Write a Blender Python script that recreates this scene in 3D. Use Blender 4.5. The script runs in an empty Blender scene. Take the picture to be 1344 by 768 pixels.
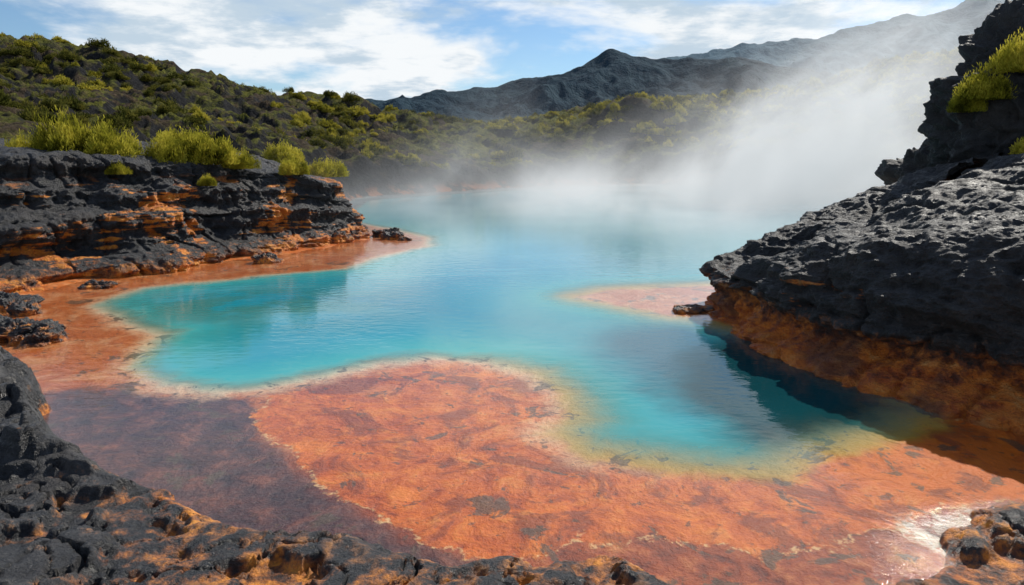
import bpy, math, random
import numpy as np
from mathutils import Vector
random.seed(4); rng=np.random.default_rng(7)
sc=bpy.context.scene

# ------------------------------------------------------------ noise
_p=rng.permutation(256); PERM=np.concatenate([_p,_p,_p]).astype(np.int32)
GR=rng.normal(size=(256,3)); GR/=np.linalg.norm(GR,axis=1)[:,None]
def perlin(x,y,z):
    x=np.asarray(x,dtype=np.float64); y=np.broadcast_to(np.asarray(y,dtype=np.float64),x.shape); z=np.broadcast_to(np.asarray(z,dtype=np.float64),x.shape)
    xi=np.floor(x).astype(np.int64); yi=np.floor(y).astype(np.int64); zi=np.floor(z).astype(np.int64)
    xf=x-xi; yf=y-yi; zf=z-zi
    xi&=255; yi&=255; zi&=255
    f=lambda t:t*t*t*(t*(t*6-15)+10)
    u,v,w=f(xf),f(yf),f(zf)
    out=0
    for dx in (0,1):
        for dy in (0,1):
            for dz in (0,1):
                h=PERM[PERM[PERM[xi+dx]+yi+dy]+zi+dz]
                g=GR[h]
                d=g[...,0]*(xf-dx)+g[...,1]*(yf-dy)+g[...,2]*(zf-dz)
                out=out+d*(u if dx else 1-u)*(v if dy else 1-v)*(w if dz else 1-w)
    return out*1.6
def fbm(x,y,z,o=5,g=.5):
    s=0;a=1
    for i in range(o):
        s=s+a*perlin(x+i*17.3,y+i*5.1,z+i*9.7); x=x*2.03;y=y*2.03;z=z*2.03;a*=g
    return s
def ridged(x,y,z,o=5,g=.5):
    s=0;a=1
    for i in range(o):
        s=s+a*(1-np.abs(perlin(x+i*11.3,y+i*7.1,z+i*3.7))*2); x=x*2.07;y=y*2.07;z=z*2.07;a*=g
    return s
def sst(x,a,b):
    t=np.clip((x-a)/(b-a),0,1); return t*t*(3-2*t)
def sdpoly(x,y,P):
    P=np.array(P,float); d=np.full(x.shape,1e18); ins=np.zeros(x.shape,bool)
    for i in range(len(P)):
        a=P[i]; b=P[(i+1)%len(P)]; e=b-a
        t=np.clip(((x-a[0])*e[0]+(y-a[1])*e[1])/(e@e),0,1)
        d=np.minimum(d,(x-a[0]-t*e[0])**2+(y-a[1]-t*e[1])**2)
        if a[1]!=b[1]:
            c=((a[1]>y)!=(b[1]>y))&(x<(b[0]-a[0])*(y-a[1])/(b[1]-a[1])+a[0]); ins^=c
    return np.where(ins,1,-1)*np.sqrt(d)

# ------------------------------------------------------------ mesh helpers
def grid_mesh(name,V,mat,attrs=None,wrap=False):
    R,C=V.shape[:2]
    m=bpy.data.meshes.new(name)
    idx=np.arange(R*C).reshape(R,C)
    a=idx[:-1,:-1].ravel();b=idx[:-1,1:].ravel();c=idx[1:,1:].ravel();d=idx[1:,:-1].ravel()
    F=np.stack([a,b,c,d],1).astype(np.int32)
    n=len(F)
    m.vertices.add(R*C); m.vertices.foreach_set('co',V.reshape(-1).astype(np.float32))
    m.loops.add(n*4); m.loops.foreach_set('vertex_index',F.ravel())
    m.polygons.add(n); m.polygons.foreach_set('loop_start',np.arange(0,n*4,4,dtype=np.int32))
    m.polygons.foreach_set('use_smooth',np.ones(n,bool))
    m.update(calc_edges=True)
    for k,v in (attrs or {}).items():
        at=m.attributes.new(k,'FLOAT','POINT'); at.data.foreach_set('value',v.ravel().astype(np.float32))
    o=bpy.data.objects.new(name,m); sc.collection.objects.link(o)
    m.materials.append(mat); return o
def normals(V):
    du=np.gradient(V,axis=0); dv=np.gradient(V,axis=1)
    n=np.cross(dv,du); n/=np.linalg.norm(n,axis=2)[...,None]+1e-9
    return n

# ------------------------------------------------------------ node helper
class NT:
    def __init__(s,name):
        s.m=bpy.data.materials.new(name); s.m.use_nodes=True; s.t=s.m.node_tree; s.t.nodes.clear()
        s.out=s.n('ShaderNodeOutputMaterial')
        s.pos=s.n('ShaderNodeNewGeometry').outputs['Position']
    def n(s,t): return s.t.nodes.new(t)
    def put(s,sock,v):
        if hasattr(v,'is_output'): s.t.links.new(v,sock)
        else: 
            if sock.type=='RGBA' and len(v)==3: v=(*v,1)
            sock.default_value=v
    def math(s,op,a,b=0,c=None,clamp=False):
        k=s.n('ShaderNodeMath'); k.operation=op; k.use_clamp=clamp
        s.put(k.inputs[0],a); s.put(k.inputs[1],b)
        if c is not None: s.put(k.inputs[2],c)
        return k.outputs[0]
    def map(s,v,a,b,c=0.,d=1.,smooth=True):
        k=s.n('ShaderNodeMapRange'); k.interpolation_type='SMOOTHSTEP' if smooth else 'LINEAR'
        s.put(k.inputs[0],v)
        for i,q in enumerate((a,b,c,d)): s.put(k.inputs[i+1],q)
        return k.outputs[0]
    def noise(s,scale,detail=5,rough=.6,stretch=None,dist=0.,off=(0,0,0),col=False):
        mp=s.n('ShaderNodeMapping'); s.put(mp.inputs[0],s.pos); mp.inputs['Location'].default_value=off
        if stretch: mp.inputs['Scale'].default_value=stretch
        k=s.n('ShaderNodeTexNoise'); s.t.links.new(mp.outputs[0],k.inputs['Vector'])
        k.inputs['Scale'].default_value=scale;k.inputs['Detail'].default_value=detail;k.inputs['Roughness'].default_value=rough;k.inputs['Distortion'].default_value=dist
        return k.outputs['Color' if col else 'Fac']
    def vor(s,scale,feature='F1',vec=None):
        k=s.n('ShaderNodeTexVoronoi'); k.feature=feature; k.inputs['Scale'].default_value=scale
        s.t.links.new(vec if vec is not None else s.pos,k.inputs['Vector']); return k.outputs['Distance']
    def ramp(s,f,stops):
        k=s.n('ShaderNodeValToRGB'); s.put(k.inputs[0],f); e=k.color_ramp.elements
        while len(e)<len(stops): e.new(.5)
        for i,(p,c) in enumerate(stops): e[i].position=p; e[i].color=(*c,1)
        return k.outputs[0]
    def mix(s,f,a,b,bl='MIX'):
        k=s.n('ShaderNodeMix'); k.data_type='RGBA'; k.blend_type=bl
        s.put(k.inputs[0],f); s.put(k.inputs[6],a); s.put(k.inputs[7],b); return k.outputs[2]
    def attr(s,name):
        k=s.n('ShaderNodeAttribute'); k.attribute_name=name; return k.outputs['Fac']
    def xyz(s,v=None):
        k=s.n('ShaderNodeSeparateXYZ'); s.t.links.new(v if v is not None else s.pos,k.inputs[0]); return k.outputs
    def gauss(s,x,y,cx,cy,sx,sy):
        ax=s.math('DIVIDE',s.math('SUBTRACT',x,cx),sx); ay=s.math('DIVIDE',s.math('SUBTRACT',y,cy),sy)
        return s.math('EXPONENT',s.math('MULTIPLY',s.math('ADD',s.math('MULTIPLY',ax,ax),s.math('MULTIPLY',ay,ay)),-1.))
    def bump(s,h,dist,strength=1.,normal=None):
        k=s.n('ShaderNodeBump'); s.put(k.inputs['Height'],h); k.inputs['Distance'].default_value=dist; k.inputs['Strength'].default_value=strength
        if normal is not None: s.t.links.new(normal,k.inputs['Normal'])
        return k.outputs[0]
    def bsdf(s,col,rough,normal=None,spec=.5):
        k=s.n('ShaderNodeBsdfPrincipled'); s.put(k.inputs['Base Color'],col); s.put(k.inputs['Roughness'],rough); k.inputs['Specular IOR Level'].default_value=spec
        if normal is not None: s.t.links.new(normal,k.inputs['Normal'])
        return k.outputs[0]
    def surf(s,sh): s.t.links.new(sh,s.out.inputs[0]); return s.m

# ------------------------------------------------------------ materials
ORA=[(.3,(.18,.04,.006)),(.45,(.56,.14,.012)),(.6,(.76,.28,.03)),(.8,(.76,.46,.17))]
ORB=[(.3,(.10,.022,.006)),(.43,(.40,.080,.010)),(.55,(.66,.19,.018)),(.72,(.74,.40,.14))]
def rock_mat(name,orange_lo,orange_hi,patch=.62,patchz=0.,wet=.45,pit=.22,bd=.16,hi=.062,ora=ORA):
    t=NT(name)
    big=t.noise(.7,3); mid=t.noise(4,7,.65); fine=t.noise(24,6,.7)
    strat=t.noise(1.2,5,.6,stretch=(.5,.5,5))
    base=t.ramp(mid,[(.3,(.006,.007,.008)),(.5,(.019,.020,.023)),(.72,(hi,hi,hi*1.03))])
    base=t.mix(t.map(fine,.54,.74,0,.6),base,(hi*1.9,hi*1.85,hi*1.8))
    base=t.mix(t.map(big,.5,.7,0,.35),base,(.05,.038,.03))
    z=t.xyz()[2]
    zz=t.math('ADD',z,t.math('MULTIPLY',t.math('SUBTRACT',mid,.5),-1.6))
    low=t.map(zz,orange_hi,orange_lo)
    pn=t.math('ADD',t.math('MULTIPLY',t.noise(.55,5,.6,off=(3,8,1)),.6),t.math('MULTIPLY',strat,.4))
    patches=t.math('MULTIPLY',t.map(pn,patch,patch+.04),t.map(z,patchz+.6,patchz-.2))
    om=t.math('MAXIMUM',t.math('MULTIPLY',low,t.map(big,.36,.5,.35,1)),patches,clamp=True)
    om=t.math('MULTIPLY',om,t.map(fine,.3,.46,.5,1))
    oc=t.ramp(t.math('ADD',t.math('MULTIPLY',mid,.6),t.math('MULTIPLY',strat,.4)),ora)
    col=t.mix(om,base,oc)
    h=t.math('ADD',mid,t.math('MULTIPLY',fine,.45))
    h=t.math('ADD',h,t.math('MULTIPLY',strat,.6))
    if pit>0: h=t.math('ADD',h,t.math('MULTIPLY',t.vor(24,'F1'),pit))
    nrm=t.bump(h,bd,1)
    return t.surf(t.bsdf(col,t.map(mid,.3,.7,wet-.08,wet+.3),nrm,.5))
M_RIGHT=rock_mat('basalt_right',.30,.95,.60,1.4,wet=.50,bd=.15,hi=.04,ora=ORB)
M_LEFT=rock_mat('basalt_layered',-.05,.5,.525,2.7)
M_FG=rock_mat('basalt_wet',-.18,.24,.63,.9,.38,pit=.05,bd=.09,hi=.085)
M_ROCK=rock_mat('basalt_dark',-.3,-.1,.8,0,wet=.6,hi=.045)

# --- terrain and lake bed
def terrain_mat():
    t=NT('ground_material')
    sd=t.attr('sdeep'); sh=t.attr('sshelf'); dk=t.attr('sdark')
    x,y,z=t.xyz()
    n1=t.noise(.5,4,.6); n2=t.noise(2.2,7,.62,dist=.4); n3=t.noise(11,7,.7); n5=t.noise(.85,7,.66,off=(7,3,0),dist=.9)
    w=t.math('ADD',t.math('MULTIPLY',t.math('SUBTRACT',n1,.5),1.1),t.math('MULTIPLY',t.math('SUBTRACT',n2,.5),.9))
    ws=t.math('ADD',t.math('MULTIPLY',w,.7),t.math('MULTIPLY',t.math('SUBTRACT',n5,.5),1.0))
    ss=t.math('ADD',sh,ws); dd=t.math('ADD',sd,t.math('MULTIPLY',w,.6)); kk=t.math('ADD',dk,w)
    mixn=t.math('ADD',t.math('MULTIPLY',n2,.72),t.math('MULTIPLY',n3,.28))
    shelf=t.ramp(mixn,[(.34,(.24,.038,.003)),(.44,(.50,.095,.004)),(.54,(.64,.15,.008)),(.66,(.74,.27,.04))])
    shelf=t.mix(t.map(t.math('ADD',n1,t.map(y,8.5,12.5,-.10,.06)),.52,.64,0,.5),shelf,(.60,.23,.09))
    shelf=t.mix(t.map(n5,.50,.58,0,.75),shelf,(.22,.040,.006))
    shelf=t.mix(t.map(n5,.45,.36,0,.75),shelf,(.74,.20,.008))
    pink=t.ramp(mixn,[(.34,(.28,.065,.012)),(.46,(.54,.155,.03)),(.62,(.68,.32,.14))])
    pink=t.mix(t.map(n5,.46,.56,0,.8),pink,(.48,.105,.008))
    dark=t.ramp(mixn,[(.36,(.030,.016,.018)),(.5,(.085,.034,.030)),(.66,(.24,.085,.05))])
    red=t.ramp(mixn,[(.36,(.12,.020,.005)),(.5,(.34,.065,.010)),(.66,(.58,.21,.06))])
    bed=t.mix(t.map(y,7.6,10.5),red,pink)
    bed=t.mix(t.map(kk,-.25,.15),bed,dark)
    bed=t.mix(t.map(ss,-.04,.05),bed,shelf)
    hot=t.math('MULTIPLY',t.gauss(x,y,5.9,8.3,1.9,1.1),t.map(n2,.35,.55))
    bed=t.mix(t.map(hot,.3,.6,0,.8),bed,(.66,.14,.003))
    rim=t.math('MULTIPLY',t.map(t.math('ABSOLUTE',ss),.0,.055,1,0),t.map(n3,.46,.58))
    bed=t.mix(t.math('MULTIPLY',rim,.7),bed,(.80,.56,.26))
    rim2=t.math('MULTIPLY',t.map(dd,-.45,-.02),t.map(x,3,0))
    bed=t.mix(t.math('MULTIPLY',rim2,t.map(n3,.3,.6,.2,.8)),bed,(.74,.46,.26))
    bed=t.mix(t.map(dd,-.15,.25,0,.9),bed,t.mix(t.map(x,-1,1.2),(.70,.62,.42),(.48,.30,.025)))
    sp=t.noise(1.3,6,.66,off=(4,4,0),dist=.6)
    bed=t.mix(t.map(sp,.58,.62,0,.8),bed,(.085,.06,.035))
    sp2=t.noise(4.5,5,.62,off=(1,9,0),dist=.4)
    bed=t.mix(t.map(sp2,.62,.66,0,.75),bed,(.10,.045,.02))
    sin_=t.math('MULTIPLY',t.gauss(x,y,5.3,6.6,1.3,.7),t.map(n3,.3,.55,.5,1))
    bed=t.mix(t.map(t.math('ADD',sin_,t.math('MULTIPLY',t.math('SUBTRACT',n2,.5),1.2)),.4,.65,0,.7),bed,(.55,.44,.36))
    bed=t.mix(t.map(y,42,48),bed,(.03,.05,.05))
    # dry land
    nz=t.xyz(t.n('ShaderNodeNewGeometry').outputs['Normal'])[2]
    g1=t.noise(.09,4,.65); g2=t.noise(.5,6,.7); g3=t.noise(3,5,.75)
    veg=t.ramp(t.math('ADD',t.math('MULTIPLY',g2,.5),t.math('MULTIPLY',g3,.5)),[(.33,(.012,.016,.006)),(.44,(.06,.066,.014)),(.53,(.14,.14,.025)),(.68,(.24,.21,.05))])
    brown=t.ramp(g3,[(.3,(.015,.012,.010)),(.55,(.075,.055,.036)),(.75,(.15,.11,.07))])
    rock=t.ramp(g3,[(.3,(.006,.007,.008)),(.55,(.024,.024,.026)),(.75,(.07,.066,.062))])
    land=t.mix(t.map(t.math('ADD',t.math('MULTIPLY',g1,.5),t.math('MULTIPLY',g2,.5)),.47,.55),veg,brown)
    land=t.mix(t.map(t.math('ADD',nz,t.math('MULTIPLY',t.math('SUBTRACT',g2,.5),.6)),.90,.70),land,rock)
    land=t.mix(t.map(t.math('ADD',z,t.math('MULTIPLY',t.math('SUBTRACT',g2,.5),4)),2.9,1.6),land,rock)
    land=t.mix(t.math('MULTIPLY',t.math('MULTIPLY',t.map(z,1.2,.2),t.map(g2,.5,.56)),.8),land,(.36,.13,.05))
    isbed=t.map(t.math('ADD',z,t.math('MULTIPLY',t.math('SUBTRACT',n2,.5),.3)),.22,.1)
    col=t.mix(isbed,land,bed)
    h=t.math('ADD',t.math('MULTIPLY',n2,.6),t.math('ADD',t.math('MULTIPLY',n3,.3),t.math('MULTIPLY',n5,.8)))
    b1=t.bump(h,.11,1); hl=t.math('ADD',g2,t.math('MULTIPLY',g3,.6))
    b2=t.bump(hl,.9,1)
    s1=t.bsdf(col,.45,b1,.35); s2=t.bsdf(col,.95,b2,.1)
    ms=t.n('ShaderNodeMixShader'); t.put(ms.inputs[0],isbed); t.put(ms.inputs[1],s2); t.put(ms.inputs[2],s1)
    return t.surf(ms.outputs[0])
M_GROUND=terrain_mat()

def water_mat():
    t=NT('spring_water')
    x,y,z=t.xyz()
    sd=t.attr('sdeep'); n1=t.noise(.5,4,.6); n2=t.noise(2.2,7,.62,dist=.4)
    w=t.math('ADD',t.math('MULTIPLY',t.math('SUBTRACT',n1,.5),1.1),t.math('MULTIPLY',t.math('SUBTRACT',n2,.5),.9))
    dd=t.math('ADD',sd,t.math('MULTIPLY',w,.6))
    op=t.math('POWER',t.map(dd,-.02,t.map(x,-1,1.5,.8,1.6),0,.98),.8)
    col=t.ramp(t.map(dd,0,5,smooth=False),[(0,(.28,.47,.33)),(.16,(.05,.37,.36)),(.4,(.014,.285,.345)),(1,(.010,.21,.30))])
    col=t.mix(t.map(y,16,32,0,.65),col,(.08,.36,.41))
    milk=t.noise(.22,5,.6,stretch=(.6,1.4,1),dist=1.)
    col=t.mix(t.map(milk,.5,.68,0,.35),col,(.15,.43,.46))
    nn=t.math('MULTIPLY',t.math('SUBTRACT',n1,.5),.5)
    refl_blue=t.math('ADD',t.gauss(x,y,4.0,13.6,2.6,3.3),nn)  # blue-grey sky reflection painted into the water colour
    refl_blue=t.math('MULTIPLY',t.map(refl_blue,.2,.75),t.map(dd,.3,1.6))
    col=t.mix(t.math('MULTIPLY',refl_blue,.88),col,(.016,.095,.15))
    refl_dark=t.math('ADD',t.gauss(x,y,6.5,11.0,3.2,3.2),t.math('MULTIPLY',nn,.6))  # headland's dark reflection and shadow painted into the water colour
    refl_dark=t.math('MULTIPLY',t.map(refl_dark,.14,.36),t.map(dd,.1,1.1))
    col=t.mix(t.math('MULTIPLY',refl_dark,.95),col,(.004,.042,.050))
    arm=t.math('MULTIPLY',t.gauss(x,y,-7.5,17.8,4.0,2.6),t.map(n1,.35,.55))
    col=t.mix(t.math('MULTIPLY',arm,.8),col,(.05,.20,.16))
    dif=t.n('ShaderNodeBsdfDiffuse'); t.put(dif.inputs[0],col)
    tr=t.n('ShaderNodeBsdfTransparent'); tr.inputs[0].default_value=(.98,.97,.95,1)
    m1=t.n('ShaderNodeMixShader'); t.put(m1.inputs[0],op); t.put(m1.inputs[1],tr.outputs[0]); t.put(m1.inputs[2],dif.outputs[0])
    rp=t.noise(3.2,3,.5,stretch=(.8,1.5,1)); rp2=t.noise(16,4,.65)
    riff=t.math('MULTIPLY',t.map(dd,.0,-.6),t.math('MULTIPLY',t.map(y,8.2,6.4),t.map(x,2.5,4.5)))
    hh=t.math('ADD',rp,t.math('MULTIPLY',rp2,t.math('ADD',t.map(dd,.4,-.6,.06,.4),t.math('MULTIPLY',riff,1.3))))
    bn=t.bump(hh,.006,1)
    gl=t.n('ShaderNodeBsdfGlossy'); gl.inputs['Roughness'].default_value=.05; gl.inputs[0].default_value=(1,1,1,1)
    t.t.links.new(bn,gl.inputs['Normal'])
    lw=t.n('ShaderNodeLayerWeight'); lw.inputs['Blend'].default_value=.5; t.t.links.new(bn,lw.inputs['Normal'])
    fr=t.math('ADD',t.math('MULTIPLY',t.math('POWER',lw.outputs['Facing'],4.8),.95),.02,clamp=True)
    m2=t.n('ShaderNodeMixShader'); t.put(m2.inputs[0],fr); t.put(m2.inputs[1],m1.outputs[0]); t.put(m2.inputs[2],gl.outputs[0])
    return t.surf(m2.outputs[0])
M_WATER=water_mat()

def foliage_mat(name,a,b,c):
    t=NT(name); oi=t.n('ShaderNodeObjectInfo').outputs['Random']
    n=t.noise(1.6,2,.6)
    f=t.math('ADD',n,t.math('MULTIPLY',t.math('SUBTRACT',oi,.5),.18))
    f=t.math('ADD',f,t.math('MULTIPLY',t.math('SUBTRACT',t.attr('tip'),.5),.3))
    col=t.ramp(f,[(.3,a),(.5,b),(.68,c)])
    d=t.n('ShaderNodeBsdfDiffuse'); t.put(d.inputs[0],col)
    tr=t.n('ShaderNodeBsdfTranslucent'); t.put(tr.inputs[0],col)
    m=t.n('ShaderNodeMixShader'); m.inputs[0].default_value=.45; t.put(m.inputs[1],d.outputs[0]); t.put(m.inputs[2],tr.outputs[0])
    return t.surf(m.outputs[0])
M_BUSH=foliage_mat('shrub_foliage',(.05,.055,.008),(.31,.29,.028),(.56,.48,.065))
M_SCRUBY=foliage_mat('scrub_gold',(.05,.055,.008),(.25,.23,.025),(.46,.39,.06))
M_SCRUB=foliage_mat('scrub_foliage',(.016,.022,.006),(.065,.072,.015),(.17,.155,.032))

# ------------------------------------------------------------ plan of the site (metres)
LAKE=[(-20,14),(-14,12.6),(-8.5,10),(-5.5,7),(-3,5.3),(2,4.4),(9,4.6),(12,7),(9.5,9.5),(8.6,11.5),(7.6,14),(7.4,17),(8.5,20),(11,23),(14,25),(17,31),(24,40),(31,52),(36,66),(33,80),(18,86),(8,83),(0,76),(-6,68),(-10,64),(-13,59),(-12.5,48),(-11.6,41),(-9.6,37),(-8.2,33.5),(-8.2,31.5),(-9.4,29),(-11.4,26.5),(-12.8,23.7),(-14.8,21.4),(-15.2,18.8),(-18,16.5)]
DEEP=[(-11.35,17.7),(-8.03,14.75),(-7.4,12.5),(-6.26,11.3),(-5.07,11.0),(-4.35,11.15),(-3.47,11.75),(-2.53,12.6),(-1.69,12.97),(-.475,12.75),(.25,12.05),(.69,11.05),(.75,10.0),(.4,9.4),(.9,8.52),(1.75,8.18),(2.65,7.9),(3.51,7.9),(4.37,8.52),(5.8,9.22),(6.96,10),(7,11.2),(6.4,12.6),(6,14.5),(5.0,16.2),(4.0,16.8),(2.7,18.1),(1.9,19.0),(2.9,20.0),(6.2,20.6),(8,21.3),(12,26),(15,31),(22,40),(30,52),(35,66),(32,79),(18,85),(8,82),(0,75.5),(-6,67.5),(-10,63.4),(-12.5,58),(-11.5,48),(-9.5,40),(-6.5,36.5),(-4.1,32.6),(-3.75,29.8),(-5.6,25.9),(-5.97,23.8),(-8.2,22.6),(-11.3,20.2)]
SHELF=[(-4.1,10.16),(-4.2,11.1),(-3.5,12.0),(-2.5,12.9),(-1.7,13.2),(-.4,13),(.5,12.2),(1.1,11),(1.2,10),(1,9.4),(1.4,8.9),(2.65,8.3),(3.5,8.3),(4.3,9),(5.8,9.6),(7.5,10.2),(9,8.5),(8,7.4),(5.4,7.3),(4.2,6.7),(2.6,6.45),(.87,6.55),(.22,6.33),(-.24,6.12),(-.89,6.43),(-1.46,6.95),(-2.34,7.67),(-2.98,8.52),(-3.7,9.4)]
DARK=[(-7.6,11.6),(-6.3,11.0),(-4.3,10.9),(-3.7,9.4),(-3,8.5),(-2.3,7.6),(-1.4,6.9),(-.4,6.2),(-.6,5),(-9,5),(-9,10)]
FG=[(-20,13.6),(-14,13.1),(-9.6,12.0),(-8.2,11.2),(-7.3,10.1),(-6.4,8.9),(-5.3,8.0),(-4.3,7.5),(-3.4,7.15),(-2.6,6.8),(-1.6,6.4),(-.75,6.15),(.1,6.22),(.9,6.32),(1.45,6.0),(1.9,5.5),(3.2,5.3),(4.0,5.9),(4.4,6.6),(5.0,7.0),(6.2,7.3),(9,7.5),(14,7),(14,-3),(-20,-3)]

CP=np.array([(-14,31,3.8),(-20,27,4.2),(-12,38,2.8),(-25,22,4.2),(-40,25,6),(-30,40,6.6),(-20,55,5.0),(-45,60,10.6),(-69,90,17.6),(-51.6,100,15.8),(-43.5,105,14.0),(-34,112,12.0),(-23,120,10.4),(-15.6,125,8.8),(-3.2,130,8.0),
(10.3,105,9.2),(16.5,100,11.8),(25,100,9.8),(32,100,9.2),(42,100,13.8),(50,102,11),(60,110,16),(75,105,18),(-8,74,2.4),(-20,80,5),(5,90,3.6),(20,93,4.6),(40,80,4),(42,58,3),(31,40,3),(21,27,3.2),(26,15,5),(15,12,2.5),
(0,200,2),(-80,200,6),(80,200,10),(-110,60,16),(-60,20,7),(-100,0,12),(60,20,8),(110,60,18),(0,160,5),(0,-10,1),(-20,0,1.5),(20,0,1.5),(0,10,0),(0,40,0),(10,60,0)],float)
A=np.linalg.norm(CP[:,None,:2]-CP[None,:,:2],axis=2)
nC=len(CP); Pm=np.c_[np.ones(nC),CP[:,:2]]
K=np.block([[A,Pm],[Pm.T,np.zeros((3,3))]])
W=np.linalg.solve(K,np.r_[CP[:,2],0,0,0])
def rbf(x,y):
    s=W[nC]+W[nC+1]*x+W[nC+2]*y
    for i in range(nC): s=s+W[i]*np.hypot(x-CP[i,0],y-CP[i,1])
    return s
def land_height(x,y,full=False):
    xx=x+fbm(x*.35,y*.35,3.3,4)*.5; yy=y+fbm(x*.35,y*.35,8.8,4)*.5
    near=sst(y,12,30)
    xs=x+(xx-x)*near; ys=y+(yy-y)*near
    dl=sdpoly(xs,ys,LAKE); sd=sdpoly(x,y,DEEP)
    d=-dl
    R=np.maximum(rbf(x,y),.6)
    far=np.hypot(x,y); R=R*(1-sst(far,170,420))+2*sst(far,170,420)
    ramp=np.where(y>47,sst(d,0,4),sst(d,1,12))
    L=R*ramp
    rough=fbm(x*.05,y*.05,1.7,5)*2.4*sst(d,8,40)+(ridged(x*.22,y*.22,5.,5)-1.)*1.1*sst(d,.3,6)*sst(y,20,45)
    L=L+rough*(1-sst(far,250,600))
    sc_=np.clip(sd,0,9)
    bed=-.035-.02*sc_-.35*np.clip(sc_-1.6,0,9)+fbm(x*.9,y*.9,2.,4)*.018+.10*np.exp(-np.clip(dl,0,50)/1.0)*sst(y,11,14)
    z=np.where(dl>0,bed,.05+L)
    return z,dl,sd

# ground sheet (reaches the horizon), fan-spaced rows
Rr,Cc=1000,760
ys=np.geomspace(5.5,3000,Rr)-3.5
ss_=np.linspace(-1.45,1.45,Cc)
Y=np.repeat(ys[:,None],Cc,1); X=ss_[None,:]*(Y+3.5)
Z,DL,SD=land_height(X,Y)
SH=sdpoly(X,Y,SHELF); DK=sdpoly(X,Y,DARK)
grid_mesh('ground',np.stack([X,Y,Z],2),M_GROUND,dict(sdeep=SD,sshelf=SH,sdark=DK))

# water
yw=np.geomspace(6,96,420)-3; sw=np.linspace(-1.3,1.1,420)
Yw=np.repeat(yw[:,None],420,1); Xw=sw[None,:]*(Yw*.55+14)
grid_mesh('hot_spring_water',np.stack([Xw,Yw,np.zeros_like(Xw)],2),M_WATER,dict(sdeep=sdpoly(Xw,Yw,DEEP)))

# ------------------------------------------------------------ foreground basalt shelf
nx,ny=860,560
gx=np.linspace(-15,11.5,nx); gy=np.linspace(1.5,14.2,ny)
Xf,Yf=np.meshgrid(gx,gy)
wx=fbm(Xf*.8,Yf*.8,1.,5)*.26; wy=fbm(Xf*.8,Yf*.8,6.,5)*.26
d=sdpoly(Xf+wx,Yf+wy,FG)
base=.22+.50*sst(-Xf,3.2,6.5)-.08*sst(Xf,3,4.5)+.22*sst(Xf,5,9)
slab=ridged(Xf*.38+wx,Yf*.38+wy,2.,3)-1.
hh=base*(1+.45*slab)+fbm(Xf*1.1,Yf*1.1,4.,6)*.12
q=.17; k=hh/q; fr=k-np.floor(k); hh=hh*.25+.75*q*(np.floor(k)+sst(fr,.7,1.0))
cr=1-np.abs(perlin(Xf*.7+wx*2,Yf*.7+wy*2,3.))*2; hh-=.2*sst(cr,.92,1.)
cr=1-np.abs(perlin(Xf*1.6+wx*2+9,Yf*1.6+wy*2,7.))*2; hh-=.07*sst(cr,.9,1.)
hh+=fbm(Xf*6,Yf*6,1.,4)*.012
Zf=-.45+sst(d,-.10,.12)*(.45+np.maximum(hh,.02)*sst(d,-.1,.4))
Zf=np.where(d<-.10,-.45,Zf)
V=np.stack([Xf,Yf,Zf],2)
N=normals(V); N*=np.sign(N[...,2:3]+1e-9)
dis=(ridged(Xf*2.4,Yf*2.4,Zf*5,3)-1)*.018+fbm(Xf*9,Yf*9,Zf*9,3)*.009
V+=N*dis[...,None]*sst(d,-.1,.1)[...,None]
grid_mesh('basalt_shelf',V,M_FG)

# ------------------------------------------------------------ lofted cliffs
def catmull(P,t):
    n=len(P); i=np.clip(np.floor(t).astype(int),0,n-2); f=(t-i)
    g=lambda k:P[np.clip(k,0,n-1)]
    p0,p1,p2,p3=g(i-1),g(i),g(i+1),g(i+2); f=f.reshape(-1,*([1]*(P.ndim-1)))
    return .5*((2*p1)+(-p0+p2)*f+(2*p0-5*p1+4*p2-p3)*f**2+(-p0+3*p1-3*p2+p3)*f**3)
def arc_t(P,n,wts=None):
    L=np.linalg.norm(np.diff(P,axis=0),axis=-1)
    if L.ndim>1: L=L.mean(1)
    if wts is not None: L=L*wts
    c=np.r_[0,np.cumsum(L)]; return np.interp(np.linspace(0,c[-1],n),c,np.arange(len(P)))
def loft(name,B,C,D,prof,nu,nv,mat,amp,seed,lay,blkw=.75):
    B=np.array(B,float);C=np.array(C,float);D=np.array(D,float); n=len(B)
    rails=[]
    for f,a,hf in prof:
        p=np.zeros((n,3)); p[:,:2]=B+(C[:,:2]-B)*f; p[:,2]=a+hf*C[:,2]; rails.append(p)
    for f in (.25,.6,1.): rails.append(C+(D-C)*f)
    R=np.stack(rails)
    tu=arc_t(np.transpose(R,(1,0,2)).mean(1) ,nu)
    R=catmull(np.transpose(R,(1,0,2)),tu)
    R=np.transpose(R,(1,0,2))
    wts=np.ones(len(rails)-1); wts[-3:]=.45
    tv=arc_t(R,nv,wts); V=catmull(R,tv)
    N=normals(V); 
    if N[nv//2,:,2].mean()<0: N=-N
    x,y,z=V[...,0]+seed,V[...,1],V[...,2]
    hN=N.copy(); hN[...,2]*=.35
    warp=fbm(x*.4,y*.4,z*.4,3)*.35
    s=perlin(x*.16,y*.16,(z+warp)*lay); s=np.clip(s*3.2,-1,1)
    s2=np.clip(perlin(x*.5+7,y*.5,(z+warp*.6)*lay*2.6)*3,-1,1)
    blk=ridged(x*.55,y*.55,z*.3,4)-1.1
    crk=sst(1-np.abs(perlin(x*.8+3,y*.8,z*.25))*2,.8,1)
    fine=ridged(x*2.2,y*2.2,z*4.5,4)-1.
    dsp=amp*(.55*s+.3*s2+blkw*blk-.5*crk+.22*fine+.1*fbm(x*7,y*7,z*9,4))
    V=V+hN*dsp[...,None]
    return grid_mesh(name,V,mat)
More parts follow.
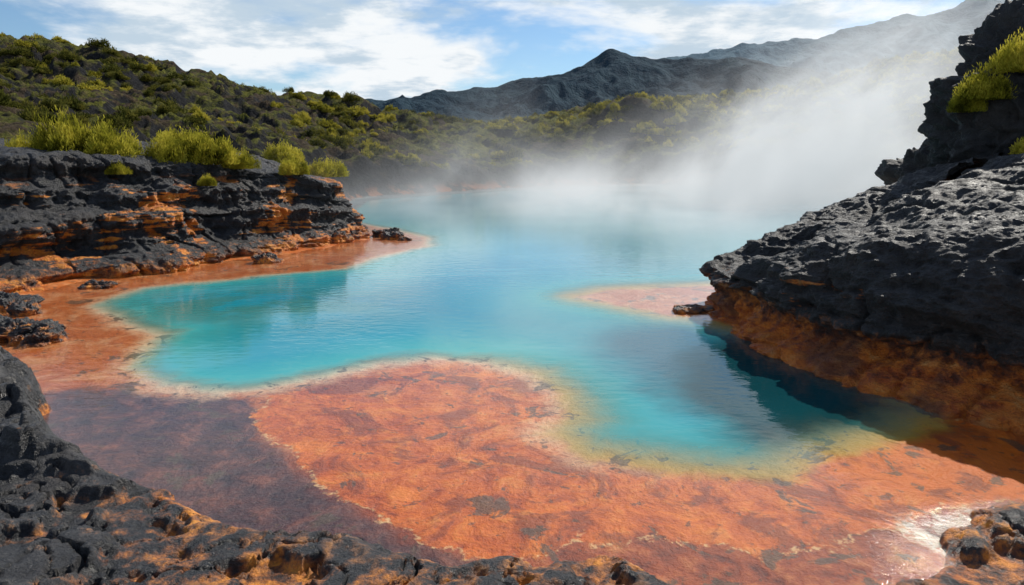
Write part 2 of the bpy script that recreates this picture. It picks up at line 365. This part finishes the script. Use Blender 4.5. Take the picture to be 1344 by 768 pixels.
RB=[(16,26),(12,23.5),(9,21),(6.8,19.6),(5.4,18.3),(5.15,17),(5.1,15.6),(5.3,13.8),(6.0,11.8),(7.2,10.1),(8.8,8.7),(10.8,7.2),(14,6)]
RC=[(16.5,24,3.2),(13,22,3.2),(10.5,20.2,2.95),(8.6,18.9,2.3),(7.1,17.9,1.35),(6.6,17.1,1.2),(6.6,16,1.7),(7.1,14.9,2.25),(7.9,13.8,2.7),(9.0,12.5,3.0),(10.3,11,3.15),(12.2,9.3,3.3),(15,8,3.2)]
RD=[(18,20,4.3),(15,19.6,4.3),(13.3,19,4.0),(11.8,18.2,3.7),(11,17.8,3.3),(10.6,17.4,3.2),(10.6,17,3.3),(11.2,16.8,3.65),(12.4,16.5,4.1),(14,16,4.6),(16,15,4.9),(18,13,5),(20,11,5)]
loft('basalt_headland',RB,RC,RD,[(-.30,-.9,0),(-.16,-.25,0),(-.06,.06,0),(.06,.28,0),(.12,.58,.02),(.00,.74,.10),(.06,.8,.22),(.25,.4,.55),(.55,.2,.82),(1,0,1)],900,520,M_RIGHT,.40,11.,1.3)
LB=[(-26,12),(-20,14.8),(-16,17),(-14.2,19),(-13.7,21),(-11.8,23),(-10.4,26),(-8.6,28.6),(-7.2,31),(-6.9,33.2),(-8.5,36),(-11,40),(-13,46)]
LC=[(-28,17,3.8),(-23,20,3.9),(-20,22,3.9),(-18,23.8,3.9),(-16.2,25.4,3.9),(-14.2,27,3.7),(-12.4,29,3.5),(-10.5,31,3.2),(-8.7,32.3,2.6),(-8.3,33.8,2.3),(-9.8,35.8,2.5),(-12.8,39.5,2.8),(-15,45,3)]
LD=[(-34,25,4.8),(-30,28,4.9),(-27,30,4.9),(-25,31,4.9),(-23,32,4.8),(-21,33,4.7),(-19,34.5,4.5),(-17,36,4.3),(-15,37,4),(-14,38,3.8),(-15,40,3.8),(-17,42,3.9),(-19,46,4)]
loft('basalt_cliff',LB,LC,LD,[(-.15,-.8,0),(-.03,-.2,0),(.03,.25,0),(.12,.45,0),(.36,.62,.02),(.42,.5,.18),(.44,.3,.40),(.62,.3,.48),(.66,.2,.66),(.82,.1,.78),(.86,.0,.92),(1,0,1)],1500,420,M_LEFT,.44,40.,1.15)

def boulder(name,c,r,mat,amp=.25,seed=0.,lay=1.2,n=(220,320)):
    th=np.linspace(0.01,math.pi-.01,n[0])[:,None]; ph=np.linspace(0,2*math.pi,n[1])[None,:]
    D=np.stack([np.sin(th)*np.cos(ph),np.sin(th)*np.sin(ph),np.cos(th)*np.ones_like(ph)],2)
    S=np.sign(D)*np.abs(D)**.8; V=S*np.array(r)
    k=1.6/max(min(r),.3) if max(r)<2 else 1.
    x,y,z=V[...,0]*k+seed,V[...,1]*k+seed*.7,V[...,2]*k
    s=np.clip(perlin(x*.2,y*.2,z*lay)*3,-1,1)
    dsp=.6*s+.9*(ridged(x*.5,y*.5,z*.4,4)-1.)+.25*(ridged(x*2,y*2,z*3,4)-1)+.8*fbm(x*.35,y*.35,z*.35,2)
    V=V+D*(dsp*amp*min(r))[...,None]+np.array(c)
    return grid_mesh(name,V,mat)
boulder('rock_outcrop',(15.9,20.6,5.0),(2.6,2.2,3.2),M_ROCK,.30,5.)
boulder('rock_outcrop',(18.6,30,2.4),(1.9,2.2,1.9),M_ROCK,.25,9.)
for i,(x,y,rx,ry,rz) in enumerate([(-11.3,14.7,1.3,.6,.26),(-10.3,14.2,.5,.35,.2),(-5.6,32.3,.5,.35,.2),(-6.2,33.4,.7,.5,.3),(-13.4,17.4,.8,.5,.3),(-12.4,16.9,.35,.25,.16),(-5.0,31.7,.3,.2,.12),(4.7,17.2,.55,.3,.10),(-9.2,25.3,.5,.35,.2),(-12.6,20.4,.5,.3,.18)]):
    boulder('rock',(x,y,.02),(rx,ry,rz),M_FG,.55,20.+i*3.7,n=(110,150))

# ------------------------------------------------------------ shrubs
def blades(n,lobes,size,blade,seed):
    r=np.random.default_rng(seed)
    li=r.integers(0,len(lobes),n); L=np.array(lobes)[li]
    a=r.uniform(0,2*math.pi,n); el=np.arccos(r.uniform(0,1,n)); rad=r.uniform(.25,1,n)**.45
    bump=1+.25*np.sin(a*5+li*2)*np.sin(el*4)
    dx=np.sin(el)*np.cos(a);dy=np.sin(el)*np.sin(a);dz=np.cos(el)
    P=np.stack([L[:,0]+dx*rad*L[:,2]*bump,L[:,1]+dy*rad*L[:,2]*bump,dz*rad*L[:,3]*bump],1)*size
    D=np.stack([dx*.6,dy*.6,dz*.5+.7],1)+r.normal(size=(n,3))*.35; D/=np.linalg.norm(D,axis=1)[:,None]
    S=np.cross(D,r.normal(size=(n,3))); S/=np.linalg.norm(S,axis=1)[:,None]
    ln=blade*r.uniform(.6,1.4,n)[:,None]; w=ln*.16
    V=np.stack([P-S*w*.6,P+S*w*.6,P+D*ln*.6+S*w,P+D*ln],1).reshape(-1,3)
    f=np.tile(np.array([.2,.2,.7,1.]),n)*.6+np.repeat(rad,4)*.4  # inner leaves get darker colour, painting the shaded interior
    return V,f
def leaf_mesh(name,V,f,mat):
    m=bpy.data.meshes.new(name); n=len(V)//4
    m.vertices.add(n*4); m.vertices.foreach_set('co',V.ravel().astype(np.float32))
    m.loops.add(n*4); m.loops.foreach_set('vertex_index',np.arange(n*4,dtype=np.int32))
    m.polygons.add(n); m.polygons.foreach_set('loop_start',np.arange(0,n*4,4,dtype=np.int32)); m.update(calc_edges=True)
    at=m.attributes.new('tip','FLOAT','POINT'); at.data.foreach_set('value',f.astype(np.float32)); m.materials.append(mat); return m
def lobes(k,seed,sp=.6):
    r=random.Random(seed); return [(r.uniform(-sp,sp),r.uniform(-sp,sp),r.uniform(.25,.5),r.uniform(.4,1.)) for _ in range(k)]
def domelobes(k,seed):
    r=random.Random(seed); out=[(0,0,.6,1.)]
    for _ in range(k):
        a=r.uniform(0,6.28); q=r.uniform(.25,.75); out.append((q*math.cos(a),q*math.sin(a),r.uniform(.25,.42),(1-q*q)**.5*r.uniform(.7,1.05)))
    return out
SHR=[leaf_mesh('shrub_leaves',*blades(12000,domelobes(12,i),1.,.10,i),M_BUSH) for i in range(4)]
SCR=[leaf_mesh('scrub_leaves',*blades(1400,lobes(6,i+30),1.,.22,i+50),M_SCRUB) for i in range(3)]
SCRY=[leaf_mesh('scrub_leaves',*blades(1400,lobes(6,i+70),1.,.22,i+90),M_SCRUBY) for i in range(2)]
def put(name,mesh,loc,s,parent=None,zs=1.,rx=0):
    o=bpy.data.objects.new(name,mesh); sc.collection.objects.link(o)
    o.location=loc; o.scale=(s,s,s*zs); o.rotation_euler=(rx,0,random.uniform(0,6.28))
    if parent: o.parent=parent
    return o
for i,(x,y,z,w,h) in enumerate([(-18.9,27.3,3.7,.9,1.0),(-17.4,27.2,3.7,1.3,1.8),(-16.0,27.6,3.6,1.4,1.5),(-13.9,28.3,3.5,1.0,1.15),(-12.7,28.9,3.5,1.2,1.4),(-11.6,29.8,3.3,.8,.8),(-21.8,27,4.0,1.1,.7),(-25,26,4.1,1.0,.7),(-9.9,31.4,3.0,.7,.8),(-12.0,27.2,2.7,.4,.45),(-14.6,25.6,3.2,.45,.45),(-9,33,2.3,.5,.4),
   (-18,38,4.2,1.5,1.1),(-13.5,41,3.4,1.3,1.2),(-11.5,43,2.5,1.3,1.1),(-26,38,5.0,1.6,1.1),(-20.3,26.2,3.9,.6,.5)]):
    put('shrub',SHR[i%4],(x,y,z),w,zs=h/w)
for i,(x,y,z,w,h) in enumerate([(13.0,19.6,5.4,.75,.9),(13.7,19.3,6.1,.75,1.0),(12.7,19.8,5.1,.5,.6),(14.2,19.2,7.0,.5,.6),(14.6,18.3,4.1,.9,.8),(15.6,18,4.3,1.2,.9),(13.6,17.9,3.95,.7,.55),(14.1,17.2,4.3,.6,.5),(16.6,18.7,5.6,.7,.8),(16.2,19.6,8.2,.8,.5)]):
    put('shrub',SHR[(i+1)%4],(x,y,z),w,zs=h/w)
em=bpy.data.objects.new('hillside_scrub',None); sc.collection.objects.link(em)
n=7500; px=rng.uniform(-95,85,n); py=rng.uniform(34,135,n)
pz,pdl,_=land_height(px,py)
dens=fbm(px*.07,py*.07,4.4,4); hu=fbm(px*.04,py*.04,9.4,3)
cnt=0
for i in range(n):
    if pdl[i]>-3.5 or (px[i]>8 and py[i]<40) or abs(px[i])>py[i]*.9+8: continue
    if dens[i]<rng.uniform(-.25,.6)-(.2 if px[i]>-5 else 0): continue
    if py[i]<44 and pdl[i]>-9: continue
    y_=rng.random()<(.7 if (hu[i]>.1 or px[i]>-5) else .12)*(1 if py[i]>55 else .35)
    s=rng.uniform(.4,.85)*(1+py[i]/150)
    put('bush',(SCRY[i%2] if y_ else SCR[i%3]),(px[i],py[i],pz[i]-.12),s,em,zs=rng.uniform(.5,.95)); cnt+=1
print('scrub',cnt)

# ------------------------------------------------------------ mountains
def mount_mat(name,a,b,c):
    t=NT(name); f=t.noise(.012,6,.65); g=t.noise(.05,5,.7,stretch=(1,1,.5))
    col=t.ramp(t.math('ADD',t.math('MULTIPLY',f,.5),t.math('MULTIPLY',g,.5)),[(.36,a),(.5,b),(.66,c)])  # aerial haze is painted in through the bluish ramp colours
    return t.surf(t.bsdf(col,.95,t.bump(g,12,1),.05))
def mountain(name,prof,y0,depth,mat,amp,seed,nu=700,nv=160):
    P=np.array(prof,float); u=np.linspace(P[0,0],P[-1,0],nu)
    H=np.interp(u,P[:,0],P[:,1])
    kk=np.exp(-np.linspace(-2,2,15)**2); kk/=kk.sum(); H=np.convolve(np.pad(H,7,mode='edge'),kk,'valid')
    v=np.linspace(-1,1,nv); Xm,Vm=np.meshgrid(u,v)
    Ym=y0+Vm*depth
    prof_=np.clip(1-np.abs(Vm),0,1)**.9
    x,y=Xm/depth,Ym/depth
    rd=ridged(x*1.6+seed,y*1.6,seed,6,.52)-1.1
    Zm=H[None,:]*prof_+rd*amp*(.25+.75*np.sin(np.clip(prof_,0,1)*math.pi))*np.clip(H[None,:]/60,.2,1)
    Zm+=fbm(Xm/40.,Ym/40.,seed,4)*amp*.12
    Zm=Zm-6*(1-prof_)
    return grid_mesh(name,np.stack([Xm,Ym,Zm],2),mat)
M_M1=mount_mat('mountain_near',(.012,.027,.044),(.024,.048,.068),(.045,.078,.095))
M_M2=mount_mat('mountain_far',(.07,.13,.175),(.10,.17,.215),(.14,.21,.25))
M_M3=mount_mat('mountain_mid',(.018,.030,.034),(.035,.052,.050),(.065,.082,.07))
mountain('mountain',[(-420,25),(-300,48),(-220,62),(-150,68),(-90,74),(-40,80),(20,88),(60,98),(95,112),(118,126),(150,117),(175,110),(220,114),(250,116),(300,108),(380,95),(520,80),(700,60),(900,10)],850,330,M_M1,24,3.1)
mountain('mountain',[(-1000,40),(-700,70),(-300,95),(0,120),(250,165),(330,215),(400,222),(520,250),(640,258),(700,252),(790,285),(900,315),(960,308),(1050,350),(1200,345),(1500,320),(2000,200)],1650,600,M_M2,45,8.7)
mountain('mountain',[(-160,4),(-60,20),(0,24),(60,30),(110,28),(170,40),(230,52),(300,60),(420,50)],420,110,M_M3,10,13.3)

# ------------------------------------------------------------ steam (real volume over the spring)
def steam_mat():
    t=NT('steam_vapour'); x,y,z=t.xyz()
    xl=t.math('SUBTRACT',x,t.math('MULTIPLY',z,.55))
    cb=t.n('ShaderNodeCombineXYZ'); t.put(cb.inputs[0],xl); t.put(cb.inputs[1],y); t.put(cb.inputs[2],z); t.pos=cb.outputs[0]
    nz=t.noise(.095,4,.6,stretch=(1,1,.9),dist=1.3,off=(2.5,0,0))
    p1=t.gauss(xl,y,27,62,13,17); p2=t.gauss(xl,y,-7,62,5,9)
    pl=t.math('ADD',p1,t.math('MULTIPLY',p2,.30))
    hs=t.math('ADD',1.4,t.math('MULTIPLY',pl,8.0))
    fall=t.math('EXPONENT',t.math('MULTIPLY',t.math('DIVIDE',z,hs),-1.))
    shp=t.map(nz,.36,.68)
    dn=t.math('MULTIPLY',t.math('MULTIPLY',fall,shp),t.math('ADD',t.map(x,-8,12,.05,.17),t.math('MULTIPLY',pl,.10)))
    dn=t.math('MULTIPLY',dn,t.map(y,26,48))
    edge=t.math('MULTIPLY',t.map(z,25,9),t.math('MULTIPLY',t.map(y,94,82),t.math('MULTIPLY',t.map(x,-17,-10),t.map(x,57,45))))
    dn=t.math('MULTIPLY',dn,edge)
    v=t.n('ShaderNodeVolumePrincipled'); v.inputs['Color'].default_value=(1,1,1,1); v.inputs['Anisotropy'].default_value=.3
    t.put(v.inputs['Density'],dn)
    v.inputs['Emission Color'].default_value=(.78,.92,.98,1); t.put(v.inputs['Emission Strength'],t.math('MULTIPLY',dn,.22))  # added glow standing in for multiply scattered light
    t.t.links.new(v.outputs[0],t.out.inputs['Volume'])
    t.m.cycles.volume_step_rate=.6
    return t.m
import bmesh
bm=bmesh.new(); bmesh.ops.create_cube(bm,size=1)
for v in bm.verts: v.co=((v.co.x+.5)*76-18,(v.co.y+.5)*69+26,(v.co.z+.5)*25+.02)
me=bpy.data.meshes.new('steam'); bm.to_mesh(me); bm.free(); me.materials.append(steam_mat())
so=bpy.data.objects.new('steam',me); sc.collection.objects.link(so)

# ------------------------------------------------------------ light and sky
EL,AZ=math.radians(40),math.radians(42)
sv=Vector((math.sin(AZ)*math.cos(EL),math.cos(AZ)*math.cos(EL),math.sin(EL)))
sl=bpy.data.lights.new('sun','SUN'); sl.energy=5.0; sl.angle=math.radians(.6); sl.color=(1,.94,.84)
s=bpy.data.objects.new('sun',sl); s.rotation_euler=sv.to_track_quat('Z','Y').to_euler(); sc.collection.objects.link(s)
wd=bpy.data.worlds.new('World'); sc.world=wd; wd.use_nodes=True; nt=wd.node_tree; nt.nodes.clear()
T=NT.__new__(NT); T.t=nt; T.n=lambda k:nt.nodes.new(k)
out=T.n('ShaderNodeOutputWorld'); sky=T.n('ShaderNodeTexSky'); sky.sky_type='NISHITA'; sky.sun_disc=False; sky.sun_elevation=EL; sky.sun_rotation=AZ; sky.dust_density=.1; sky.ozone_density=3.
dirv=T.n('ShaderNodeTexCoord').outputs['Generated']; dx,dy,dz=T.xyz(dirv)
den=T.math('ADD',T.math('MAXIMUM',dz,0.),.16)
cb=T.n('ShaderNodeCombineXYZ'); T.put(cb.inputs[0],T.math('DIVIDE',dx,den)); T.put(cb.inputs[1],T.math('DIVIDE',dy,den)); T.put(cb.inputs[2],T.math('MULTIPLY',dz,3.))
T.pos=cb.outputs[0]
c1=T.noise(.95,8,.55,off=(1.3,2.1,0),dist=.2); c2=T.noise(2.3,7,.6,off=(5,1,2))
cov=T.map(T.math('ADD',c1,T.map(dz,0,.12,.05,0)),.42,.56)
high=T.map(dz,.2,.6,1,.3)
cov=T.math('MULTIPLY',cov,high)
cc=T.mix(T.map(c2,.44,.62),(.93,.96,.98),(.54,.66,.77))
skc=T.mix(1.,sky.outputs[0],(.86,.97,1.06),'MULTIPLY')
b1=T.n('ShaderNodeBackground'); T.t.links.new(skc,b1.inputs[0]); b1.inputs[1].default_value=.105
b2=T.n('ShaderNodeBackground'); T.put(b2.inputs[0],cc); b2.inputs[1].default_value=1.0
ms=T.n('ShaderNodeMixShader'); T.put(ms.inputs[0],cov); T.put(ms.inputs[1],b1.outputs[0]); T.put(ms.inputs[2],b2.outputs[0])
nt.links.new(ms.outputs[0],out.inputs[0])

cam=bpy.data.cameras.new('camera'); cam.lens=24; cam.sensor_width=36; cam.clip_end=8000; cam.clip_start=.1
co=bpy.data.objects.new('camera',cam); co.location=(0,0,4); co.rotation_euler=(math.radians(90-11.6),0,0); sc.collection.objects.link(co); sc.camera=co
sc.view_settings.view_transform='Standard'; sc.view_settings.look='None'; sc.view_settings.exposure=0
